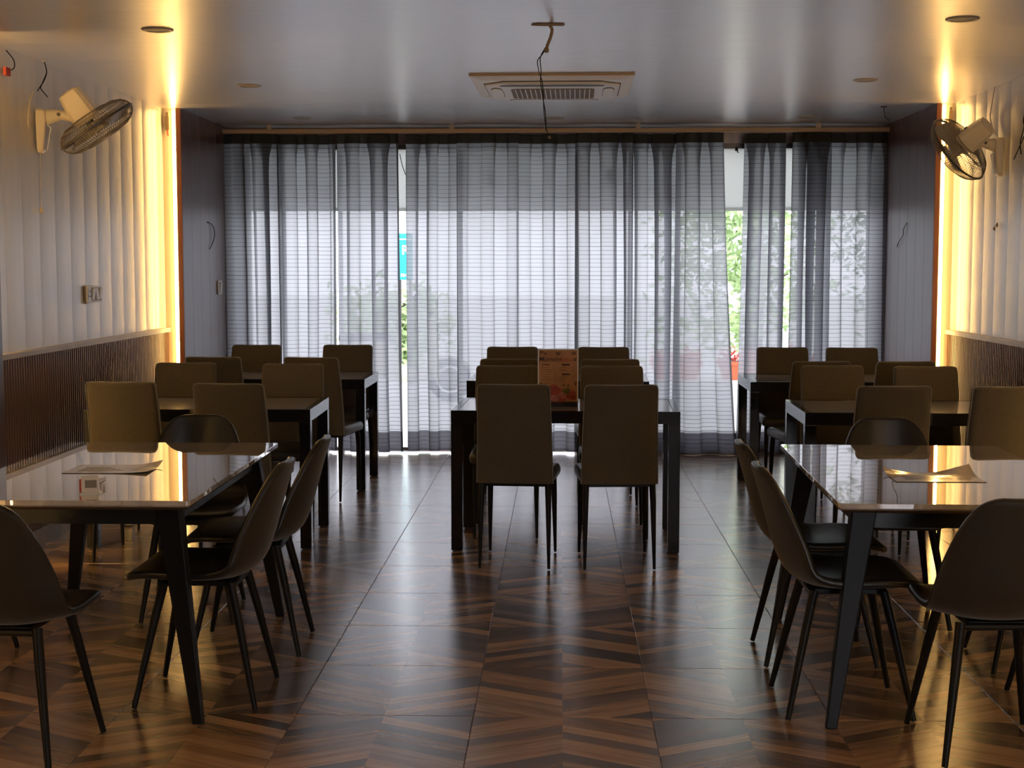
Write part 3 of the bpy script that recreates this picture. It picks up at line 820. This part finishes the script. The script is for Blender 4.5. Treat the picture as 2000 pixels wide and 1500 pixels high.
# ------------------------------------------------------------------ high-back chairs
def high_chair():
    t = thing('dining_chair', 'x', 'chair')
    # seat cushion (front towards +y)
    rings = []
    for z, ins in ((.425, .012), (.432, .004), (.45, 0), (.468, .002), (.478, .010), (.483, .03)):
        r = []
        for p in rrect(.405-2*ins, .42-2*ins, .045-ins*.5, z, 6, 0, .04):
            x, y, zz = p
            k = 1-.06*max(0, (.0-y))/.17
            r.append((x*k, y, zz + (.006 if y > .2 else 0)*-1))
        rings.append(r)
    MB().loft(rings).build('seat', M['seat'], t, True)
    # backrest: lofted slab with a gentle backward sweep
    rings = []; pip = []
    rows = []
    for i in range(20):
        z = .428+(.905-.428)*i/19
        rows.append((z, None))
    zs = [.428+.48*i/15 for i in range(16)] + [.914, .919, .923, .926, .928]
    for z in zs:
        q = (z-.428)/.5
        w = .190-.012*q
        e = max(0, z-.908)/.020
        if e > 0: w = w-.019*(1-math.sqrt(max(0, 1-min(1, e)**2)))
        yb = -.165-.075*q**1.25+.012*sin(pi*q)
        th = (.021+.010*(1-q))*(1 if e <= 0 else max(.4, math.sqrt(max(0, 1-(min(1, e)*.9)**2))))
        ring = []
        sag = -.004*0
        for k in range(16):
            a = 2*pi*(k+.5)/16; ca, sa = cos(a), sin(a)
            ex = abs(ca)**.16*(1 if ca > 0 else -1); ey = abs(sa)**.5*(1 if sa > 0 else -1)
            ring.append((w*ex, yb+th*ey+ .010*(ex*ex)*.6, z))
        rings.append(ring)
    b = MB().loft(rings).build('backrest', M['fabric'], t, True)
    # piping round the rear edge
    left, top, right = [], [], []
    for z in zs[::3]+[zs[-3]]:
        q = (z-.428)/.5; e = max(0, z-.908)/.020
        w = .190-.012*q
        if e > 0: w = w-.019*(1-math.sqrt(max(0, 1-min(1, e)**2)))
        yb = -.165-.075*q**1.25+.012*sin(pi*q)-.010
        left.append((-w-.001, yb, z)); right.append((w+.001, yb, z))
    yt = left[-1][1]
    top = [(x, yt, .9275-.003*(1-abs(x)/.15)) for x in (-.15, -.08, 0, .08, .15)]
    MB().tube(left+top+right[::-1], .0028, 5).build('piping', M['piping'], b, True)
    MB().box(-.165, .165, -.15, .21, .408, .428).build('seat_frame', M['legm'], t, bevel=.003)
    for sx in (-1, 1):
        for sy, yt_, ybm in ((1, .195, .235), (-1, -.16, -.205)):
            MB().tube([(sx*.165, yt_, .43), (sx*.168, yt_+(ybm-yt_)*.3, .34), (sx*.173, ybm, .004)], [.0165, .0155, .0075], 10).build('leg', M['legm'], t, True)
    return t
ROWS = [  # table index, [ (x, y, facing(+1 away from camera), turn) ]
    ('menu stand table', [(-.214, 7.25, 1, -4), (.285, 7.24, 1, 3), (-.305, 8.07, -1, 1), (.30, 8.05, -1, 1)]),
    ('centre table nearest the window', [(-.32, 9.15, 1, 0), (.30, 9.13, 1, 2), (-.343, 9.96, -1, 0), (.30, 9.95, -1, -1)]),
    ('left table behind the marble one', [(-2.195, 7.33, 1, -2), (-1.62, 7.25, 1, -5), (-2.233, 8.24, -1, 1), (-1.573, 8.17, -1, 2)]),
    ('left table nearest the window', [(-2.196, 9.27, 1, -3), (-1.54, 9.24, 1, -9), (-2.218, 10.15, -1, 0), (-1.553, 10.17, -1, 0)]),
    ('right table behind the marble one', [(1.606, 7.21, 1, 2), (2.148, 7.20, 1, 4), (1.58, 8.14, -1, 0), (2.093, 8.08, -1, -2)]),
    ('right table nearest the window', [(1.55, 8.98, 1, 8), (2.077, 8.99, 1, 4), (1.57, 9.96, -1, 0), (2.05, 9.94, -1, -1)]),
]
cp = high_chair(); first = True
for tn, lst in ROWS:
    for k, (x, y, fc, turn) in enumerate(lst):
        o = cp if first else copy_tree(cp); first = False
        o.location = (x, y, 0); o.rotation_euler = (0, 0, R(turn) + (0 if fc > 0 else pi))
        side = 'near' if fc > 0 else 'far'
        lr = 'left' if k % 2 == 0 else 'right'
        tag(o, 'taupe high-back chair, %s side %s seat, %s' % (side, lr, tn), 'chair', 'taupe high-back dining chairs')

# ------------------------------------------------------------------ marble tables
def marble_table(label, x, y, rz, w=.9, d=1.52, h=.75):
    t = thing('marble_dining_table', label, 'table', (x, y, 0), R(rz), 'pale marble dining tables')
    MB().loft([rrect(w-.012, d-.012, .012, h-.022), rrect(w, d, .016, h-.016), rrect(w, d, .016, h-.0015), rrect(w-.003, d-.003, .015, h)]).build('top', M['marble'], t, True)
    MB().loft([rrect(w-.05, d-.05, .012, h-.034), rrect(w-.006, d-.006, .014, h-.0225)]).build('under_edge', M['marble_edge'], t, True)
    fr = MB()
    a, b = w/2-.10, d/2-.12
    fr.box(-a, a, -b-.02, -b+.02, h-.095, h-.035); fr.box(-a, a, b-.02, b+.02, h-.095, h-.035)
    fr.box(-a-.02, -a+.02, -b, b, h-.095, h-.035); fr.box(a-.02, a+.02, -b, b, h-.095, h-.035)
    fr.build('apron', M['black'], t)
    for sx in (-1, 1):
        for sy in (-1, 1):
            x0, y0 = sx*a, sy*b
            x1, y1 = sx*(w/2+.03)*.95, sy*(d/2-.035)
            rings = []
            for q, hw in ((0, .040), (.12, .038), (1, .0185)):
                cx_, cy_, z_ = x0+(x1-x0)*q, y0+(y1-y0)*q, (h-.034)*(1-q)
                rings.append([(cx_-hw, cy_-hw*.8, z_), (cx_+hw, cy_-hw*.8, z_), (cx_+hw, cy_+hw*.8, z_), (cx_-hw, cy_+hw*.8, z_)])
            MB().loft(rings).build('leg', M['legm'], t, bevel=.004)
    return t
marble_table('long pale marble dining table in the left foreground', -1.655, 5.32, .4)
marble_table('long pale marble dining table in the right foreground', 1.365, 5.335, -1.6)

# ------------------------------------------------------------------ shell chairs
def shell_chair():
    t = thing('shell_chair', 'x', 'chair')
    prof = [(.228, .428, .115, 0, 0), (.236, .440, .165, .0, 0), (.225, .455, .195, .003, 0), (.16, .462, .218, .010, 0), (.06, .452, .228, .018, 0), (-.04, .442, .234, .026, 0),
            (-.12, .444, .238, .040, 0), (-.175, .466, .240, .060, 0), (-.208, .515, .238, .072, 0), (-.230, .585, .226, .070, 0), (-.250, .66, .205, .056, 0),
            (-.270, .735, .180, .040, 0), (-.287, .79, .152, .026, 0), (-.297, .82, .118, .014, 0), (-.302, .836, .070, .006, 0)]
    NCc = 14
    n = len(prof); g = []
    for i, (y, z, w, d, _) in enumerate(prof):
        p0 = prof[max(0, i-1)]; p1 = prof[min(n-1, i+1)]
        ty, tz = p1[0]-p0[0], p1[1]-p0[1]; l = math.hypot(ty, tz); ty /= l; tz /= l
        ny, nz = tz, -ty            # towards the sitter
        row = []
        for j in range(NCc+1):
            v = -1+2*j/NCc
            lift = d*abs(v)**2.2
            row.append(Vector((w*v*(1-.06*abs(v)*(d/.07)), y+ny*lift, z+nz*lift)))
        g.append(row)
    m = bpy.data.meshes.new('shell')
    m.from_pydata([tuple(p) for r in g for p in r], [], [(i*(NCc+1)+j, i*(NCc+1)+j+1, (i+1)*(NCc+1)+j+1, (i+1)*(NCc+1)+j) for i in range(n-1) for j in range(NCc)])
    m.materials.append(M['shellin']); m.materials.append(M['shellout'])
    tmp = bpy.data.objects.new('tmp', m); COL.objects.link(tmp)
    so = tmp.modifiers.new('s', 'SOLIDIFY'); so.thickness = .030; so.offset = 0; so.material_offset = 1; so.material_offset_rim = 1
    sb = tmp.modifiers.new('b', 'SUBSURF'); sb.levels = 1; sb.render_levels = 1
    me = bpy.data.meshes.new_from_object(tmp.evaluated_get(bpy.context.evaluated_depsgraph_get()))
    bpy.data.objects.remove(tmp)
    me.polygons.foreach_set('use_smooth', [True]*len(me.polygons))
    # make sure the sitter's side carries the smooth leatherette
    up = 0
    for p in me.polygons:
        if p.material_index == 0 and abs(p.center.x) < .1 and -.05 < p.center.y < .1: up += p.normal.z
    if up < 0:
        for p in me.polygons: p.material_index = 1-p.material_index
    sh = obj('shell', me, None, t)
    # seam piping along the rim
    rim = [r[0] for r in g] + [r for r in g[-1][1:-1]] + [r[-1] for r in reversed(g)]
    MB().box(-.10, .10, -.11, .12, .408, .426).build('mounting_plate', M['legm'], t, bevel=.003)
    MB().tube([(-.13, -.12, .412), (.13, -.12, .412)], .011, 8).build('cross_bar', M['legm'], t, True)
    MB().tube([(-.13, .125, .416), (.13, .125, .416)], .011, 8).build('cross_bar', M['legm'], t, True)
    for sx in (-1, 1):
        for sy in (-1, 1):
            MB().tube([(sx*.125, sy*.115, .425), (sx*.145, sy*.145, .30), (sx*.192, sy*.208, .004)], [.0165, .0155, .0095], 10).build('leg', M['legm'], t, True)
    return t
SH = [  # x, y, facing angle (0 = away from the camera)
    (-1.685, 4.30, -4, 'dark shell chair at the near end of the left marble table'),
    (-1.245, 4.935, 90, 'dark shell chair on the aisle side of the left marble table, nearer the camera'),
    (-1.222, 5.590, 92, 'dark shell chair on the aisle side of the left marble table, nearer the window'),
    (-1.60, 6.12, 186, 'dark shell chair at the window end of the left marble table'),
    (-2.355, 5.31, -90, 'dark shell chair on the wall side of the left marble table, only a leg visible'),
    (1.345, 4.465, 2, 'dark shell chair at the near end of the right marble table'),
    (.968, 4.885, -90, 'dark shell chair on the aisle side of the right marble table, nearer the camera'),
    (.985, 5.515, -90, 'dark shell chair on the aisle side of the right marble table, nearer the window'),
    (1.43, 6.10, 178, 'dark shell chair at the window end of the right marble table'),
    (1.81, 5.44, 90, 'dark shell chair on the wall side of the right marble table, farther back'),
    (1.80, 4.865, 90, 'dark shell chair on the wall side of the right marble table, nearer the camera'),
]
sp = shell_chair()
for i, (x, y, a, lab) in enumerate(SH):
    o = sp if i == 0 else copy_tree(sp)
    o.location = (x, y, 0); o.rotation_euler = (0, 0, R(a))
    tag(o, lab, 'chair', 'dark upholstered shell chairs')

# ------------------------------------------------------------------ things on the tables
M['board'] = mat('tan_menu_print', (.40, .20, .075), .45, var=.18, vscale=10)
M['ink'] = mat('dark_brown_ink', (.045, .022, .012), .6)
M['ink_red'] = mat('red_ink', (.32, .06, .025), .6)
M['ink_mid'] = mat('brown_ink', (.17, .085, .035), .6)
M['food_red'] = mat('red_food_print', (.34, .055, .03), .5, var=.4, vscale=30)
M['food_pink'] = mat('pink_food_print', (.42, .14, .11), .5, var=.4, vscale=30)
M['food_green'] = mat('olive_food_print', (.13, .12, .035), .5, var=.4, vscale=30)
def text_mesh(s, size, mname, parent, loc, name='lettering', shear=0.0, bold=0.0):
    cu = bpy.data.curves.new('t', 'FONT'); cu.body = s; cu.size = size; cu.align_x = 'CENTER'; cu.shear = shear; cu.offset = bold
    cu.resolution_u = 3
    to = bpy.data.objects.new('t', cu); COL.objects.link(to)
    bpy.context.view_layer.update()
    me = bpy.data.meshes.new_from_object(to.evaluated_get(bpy.context.evaluated_depsgraph_get()))
    bpy.data.objects.remove(to)
    o = obj(name, me, M[mname], parent)
    o.location = loc; o.rotation_euler = (pi/2, 0, 0)
    return o
ms = thing('menu_stand', 'tan Morning Special menu in an acrylic stand on the centre table', 'menu stand', (-.013, 7.76, .75), R(-1.5))
bd = MB().box(-.104, .104, -.0015, .0015, .014, .302).build('menu_sheet', M['board'], ms)
MB().box(-.110, -.104, -.003, .003, .010, .305).build('acrylic_edge', M['acrylic'], ms)
MB().box(.104, .110, -.003, .003, .010, .305).build('acrylic_edge', M['acrylic'], ms)
MB().box(-.110, .110, -.003, .003, .302, .308).build('acrylic_edge', M['acrylic'], ms)
MB().loft([rrect(.215, .085, .008, 0), rrect(.215, .085, .008, .012), rrect(.205, .03, .006, .022)]).build('base', M['black'], ms, True)
yf = -.0022
text_mesh('Morning', .036, 'ink', bd, (-.047, yf, .2405), shear=.35, bold=.0006)
text_mesh('Special', .034, 'ink_red', bd, (.052, yf, .2420), shear=.35, bold=.0003)
def strip(x0, x1, z0, z1, m, nm='print'):
    MB().quad((x0, yf, z0), (x1, yf, z0), (x1, yf, z1), (x0, yf, z1)).build(nm, M[m], bd)
strip(-.087, -.045, .218, .2265, 'ink_mid', 'heading_bar'); strip(.020, .063, .218, .2265, 'ink', 'heading_bar'); strip(.020, .063, .166, .1745, 'ink', 'heading_bar')
for k in range(8):
    z = .205-.0125*k
    strip(-.090, -.048+.006*((k*7) % 3), z, z+.0028, 'ink_mid', 'text_line'); strip(-.017, -.011, z, z+.0028, 'ink_mid', 'price')
for k in range(7):
    z = .205-.0125*k
    if abs(z-.17) < .011: continue
    strip(.006, .038+.005*((k*5) % 3), z, z+.0028, 'ink_mid', 'text_line'); strip(.078, .084, z, z+.0028, 'ink_mid', 'price')
def blob(cx, cz, rx, rz, m, nm='food_print', lift=0, seed=1):
    r3 = random.Random(seed); pts = []
    for k in range(22):
        a = 2*pi*k/22; q = 1+.12*sin(3*a+seed)+r3.uniform(-.06, .06)
        pts.append((cx+rx*q*cos(a), yf-.0001-lift, cz+rz*q*sin(a)))
    MB().poly(pts).build(nm, M[m], bd)
blob(-.020, .083, .036, .030, 'food_red', seed=2); blob(.02, .045, .030, .024, 'food_pink', lift=.0002, seed=3); blob(.074, .055, .027, .026, 'food_red', lift=.0003, seed=4)
blob(.045, .080, .022, .016, 'food_green', lift=.0004, seed=5); blob(-.03, .040, .03, .02, 'food_pink', lift=.0001, seed=6); blob(.02, .033, .02, .012, 'food_red', lift=.0005, seed=8)
blob(0, .283, .014, .010, 'ink_mid', 'emblem', seed=7)
for k, (x, z, rx, rz) in enumerate(((-.09, .29, .012, .007), (-.07, .282, .009, .006), (.085, .285, .013, .009), (.092, .25, .007, .01), (-.095, .115, .007, .012), (.095, .12, .007, .012), (.03, .112, .006, .008), (.055, .11, .005, .007))):
    blob(x, z, rx, rz, 'ink_mid', 'leaf_print', seed=20+k)

def curled_menu(label, cx_, cy_, z, w, d, curl, rz, m, curl_side=1):
    t = thing('laminated_menu', label, 'menu', (cx_, cy_, z), R(rz), 'laminated menus lying on tables')
    rows_t, rows_b = [], []
    nx, ny = 14, 8
    for j in range(ny+1):
        ra = []
        for i in range(nx+1):
            u, v = i/nx, j/ny
            x, y_ = (u-.5)*w, (v-.5)*d
            zz = .002
            for (cu, cv, h) in curl:
                q = max(0, 1-math.hypot(u-cu, (v-cv)*.8)/.42)
                zz += h*q**2
            ra.append((x, y_, zz))
        rows_t.append(ra)
    mb = MB()
    for off, flip in ((0, False), (-.0012, True)):
        b = len(mb.v)
        for r in rows_t: mb.v += [(x, y_, zz+off) for x, y_, zz in r]
        for j in range(ny):
            for i in range(nx):
                q = (b+j*(nx+1)+i, b+j*(nx+1)+i+1, b+(j+1)*(nx+1)+i+1, b+(j+1)*(nx+1)+i)
                mb.f.append(q[::-1] if flip else q)
    sh = mb.build('sheet', M[m], t, True, fix=False)
    pr = MB()
    for k in range(5):
        pr.box(-w*.36, w*(-.36+.3+.08*((k*3) % 4)), -d*.3+k*d*.11, -d*.3+k*d*.11+.006, .0026, .0030)
    pr.build('print', M['paper_dark'], t)
    return t
curled_menu('laminated menu with curled right corner on the left marble table', -1.672, 5.265, .75, .315, .225, [(1.0, .0, .006), (1, 1, .020), (.9, .3, .004)], 0, 'paper')
curled_menu('laminated menu with two curled ends on the right marble table', 1.342, 5.16, .75, .315, .225, [(0, 1, .022), (1, 1, .028), (.85, .9, .014)], 0, 'paper')
curled_menu('dark laminated menu on the right table nearest the window', 1.47, 9.62, .75, .31, .22, [(1, 1, .004)], 0, 'paper_dark')

st = thing('card_stand', 'small white card stand with orange edge on the left marble table', 'card stand', (-1.572, 4.70, .75), R(14))
MB().box(-.028, .028, -.003, .003, .004, .062).build('card', M['switch'], st, bevel=.001)
MB().box(-.034, -.028, -.004, .004, .002, .05).build('orange_edge', M['redwire'], st)
MB().loft([rrect(.07, .04, .006, 0), rrect(.07, .04, .006, .005)]).build('foot', M['acrylic'], st, True)
MB().box(-.016, .022, -.0036, -.003, .020, .046).build('grey_panel', M['piping'], st)

# ------------------------------------------------------------------ outdoors
M['pave'] = mat('pale_forecourt', (.62, .62, .60), .8, var=.08, vscale=1.5)
M['leaf'] = mat('green_leaves', (.46, .60, .30), .55, var=.25, vscale=2.2)
M['leaf2'] = mat('dark_green_leaves', (.30, .40, .26), .55, var=.4, vscale=2.2)
M['bark'] = mat('grey_bark', (.14, .11, .09), .9)
M['cyan'] = mat('turquoise_sign_face', (.02, .50, .56), .5)
M['signtext'] = mat('white_sign_lettering', (.9, .92, .92), .5)
M['terracotta'] = mat('orange_terracotta', (.62, .16, .07), .7)
M['redrail'] = mat('red_painted_rail', (.60, .10, .07), .5)
M['whitewall'] = mat('white_painted_wall', (.78, .78, .76), .7)
M['scooter'] = mat('cream_scooter_paint', (.55, .52, .42), .3)
M['bluegrey'] = mat('blue_grey_paint', (.14, .18, .24), .4)
M['rubber'] = mat('black_rubber', (.02, .02, .02), .8)
struct('ground_outside', MB().box(-30, 30, 11.78, 70, -.25, -.02), M['pave'])

def tree(label, x, y, h, crown, n, m, seed, group):
    r4 = random.Random(seed)
    t = thing('tree', label, 'tree', (x, y, -.02), 0, group)
    tk = MB(); tk.tube([(0, 0, 0), (.05, .02, h*.35), (-.03, 0, h*.7), (0, .05, h*.95)], [.11, .09, .06, .02], 8)
    for k in range(7):
        a = r4.uniform(0, 2*pi); zz = h*r4.uniform(.25, .8); l = crown*r4.uniform(.6, 1.0)
        tk.tube([(0, 0, zz), (l*.5*cos(a), l*.5*sin(a), zz+.25), (l*cos(a), l*sin(a), zz+.35)], [.035, .022, .008], 5)
    tk.build('trunk', M['bark'], t, True)
    mb = MB()
    cl = [(r4.gauss(0, crown*.5), r4.gauss(0, crown*.4), h*r4.uniform(.18, 1.02), crown*r4.uniform(.25, .45)) for _ in range(26)]
    for _ in range(n):
        cx_, cy_, cz_, cr = r4.choice(cl)
        p = Vector((cx_+r4.gauss(0, cr), cy_+r4.gauss(0, cr), cz_+r4.gauss(0, cr*.7)))
        a = Vector((r4.gauss(0, 1), r4.gauss(0, 1), r4.gauss(0, .7))).normalized(); b = a.orthogonal().normalized()
        s_ = r4.uniform(.05, .10)
        mb.quad(p-a*s_, p+b*s_*.45, p+a*s_, p-b*s_*.45)
    f = mb.build('foliage', M[m], t, fix=False); f['kind'] = 'stuff'
    return t
tree('leafy tree outside, seen through the wide right curtain gap', 2.35, 17.6, 4.0, .75, 3000, 'leaf', 1, 'trees outside the window')
tree('darker leafy tree outside, behind the narrow right curtain gap', 4.9, 21.5, 5.2, 1.0, 3000, 'leaf2', 2, 'trees outside the window')
tree('leafy tree outside, behind the rightmost curtain', 6.1, 17.0, 3.4, .75, 2200, 'leaf', 3, 'trees outside the window')
tree('low shrub tree outside, under the turquoise sign', -2.45, 21.0, 1.1, .55, 2200, 'leaf', 4, 'trees outside the window')

sg = thing('roadside_sign', 'turquoise roadside sign with white lettering in the left curtain gap', 'sign', (-2.02, 18.0, 0))
MB().box(-.03, .16, -.03, .03, 1.32, 1.90).build('panel', M['cyan'], sg, bevel=.01)
for x in (.0, .13):
    MB().tube([(x, 0, 0), (x, 0, 1.33)], .02, 8).build('post', M['alu'], sg, True)
def sign_text(s, size, loc):
    o = text_mesh(s, size, 'signtext', sg, loc, bold=.004); return o
sign_text('R', .16, (.075, -.034, 1.64)); sign_text('Mart', .055, (.07, -.034, 1.36))
MB().box(-.02, .15, -.036, -.03, 1.82, 1.835).build('stripe', M['signtext'], sg)

lw = thing('garden_ledge', 'low white ledge outside under the orange planters', 'ledge', (2.0, 14.3, -.02))
MB().box(-1.25, 1.6, -.1, .1, 0, .36).build('wall', M['whitewall'], lw)
MB().box(-1.27, 1.62, -.13, .13, .36, .39).build('coping', M['whitewall'], lw, bevel=.005)
for k, (x, lab) in enumerate(((1.15, 'leftmost orange planter on the white ledge outside'), (1.82, 'orange planter in the wide right curtain gap outside'), (2.5, 'rightmost orange planter on the white ledge outside'))):
    p = thing('planter', lab, 'planter', (x, 14.3, .37), 0, 'orange planters on the ledge')
    MB().loft([rrect(.40, .16, .03, 0), rrect(.50, .20, .03, .15), rrect(.52, .22, .03, .15), rrect(.52, .22, .03, .185)]).build('pot', M['terracotta'], p, True)
    MB().box(-.22, .22, -.08, .08, .175, .187).build('soil', M['bark'], p)
    mb = MB(); r5 = random.Random(40+k)
    for _ in range(220):
        q = Vector((r5.uniform(-.24, .24), r5.uniform(-.1, .1), .19+abs(r5.gauss(0, .05)))); a = Vector((r5.gauss(0, 1), r5.gauss(0, 1), r5.gauss(0, 1))).normalized(); b = a.orthogonal().normalized()
        mb.quad(q-a*.03, q+b*.015, q+a*.03, q-b*.015)
    f = mb.build('flowers', M['redrail'], p, fix=False); f['kind'] = 'stuff'

sc = thing('parked_scooter', 'cream parked scooter glimpsed low in the left curtain gap', 'scooter', (-1.82, 16.0, -.02), R(8))
for x in (-.58, .58):
    w_ = MB(); w_.tube([(x+.20*cos(2*pi*k/28), 0, .24+.20*sin(2*pi*k/28)) for k in range(29)], .045, 8, False)
    w_.build('tyre', M['rubber'], sc, True)
    MB().tube([(x, -.04, .24), (x, .04, .24)], .13, 18).build('wheel_hub', M['alu'], sc, True)
body = []
for x, z0, z1, hw in ((-.80, .42, .52, .05), (-.62, .40, .66, .13), (-.35, .30, .72, .16), (-.10, .26, .70, .15), (.05, .22, .40, .15), (.28, .22, .32, .14), (.40, .26, .60, .16)):
    body.append([(x, -hw*.8, z0), (x, hw*.8, z0), (x, hw, (z0+z1)/2), (x, hw*.7, z1), (x, -hw*.7, z1), (x, -hw, (z0+z1)/2)])
MB().loft(body).build('body', M['scooter'], sc, True)
MB().loft([[(.40, -.17, .25), (.40, .17, .25), (.46, .17, .25), (.46, -.17, .25)], [(.34, -.15, .80), (.34, .15, .80), (.42, .13, .80), (.42, -.13, .80)], [(.28, -.10, .96), (.28, .10, .96), (.36, .08, .96), (.36, -.08, .96)]]).build('front_shield', M['scooter'], sc, True)
MB().tube([(.36, -.30, 1.0), (.34, -.12, .97), (.34, .12, .97), (.36, .30, 1.0)], .018, 8).build('handlebar', M['rubber'], sc, True)
MB().loft([[(-.66, -.12, .68), (-.66, .12, .68), (-.66, .10, .76), (-.66, -.10, .76)], [(-.08, -.13, .70), (-.08, .13, .70), (-.08, .10, .77), (-.08, -.10, .77)]]).build('saddle', M['rubber'], sc, bevel=.02)
fd = MB(); rg = []
for k in range(11):
    a = R(20+140*k/10); rg.append([(.58+.27*cos(a), -.07, .24+.27*sin(a)), (.58+.27*cos(a), .07, .24+.27*sin(a)), (.58+.255*cos(a), .06, .24+.255*sin(a)), (.58+.255*cos(a), -.06, .24+.255*sin(a))])
fd.loft(rg).build('front_mudguard', M['scooter'], sc, True)
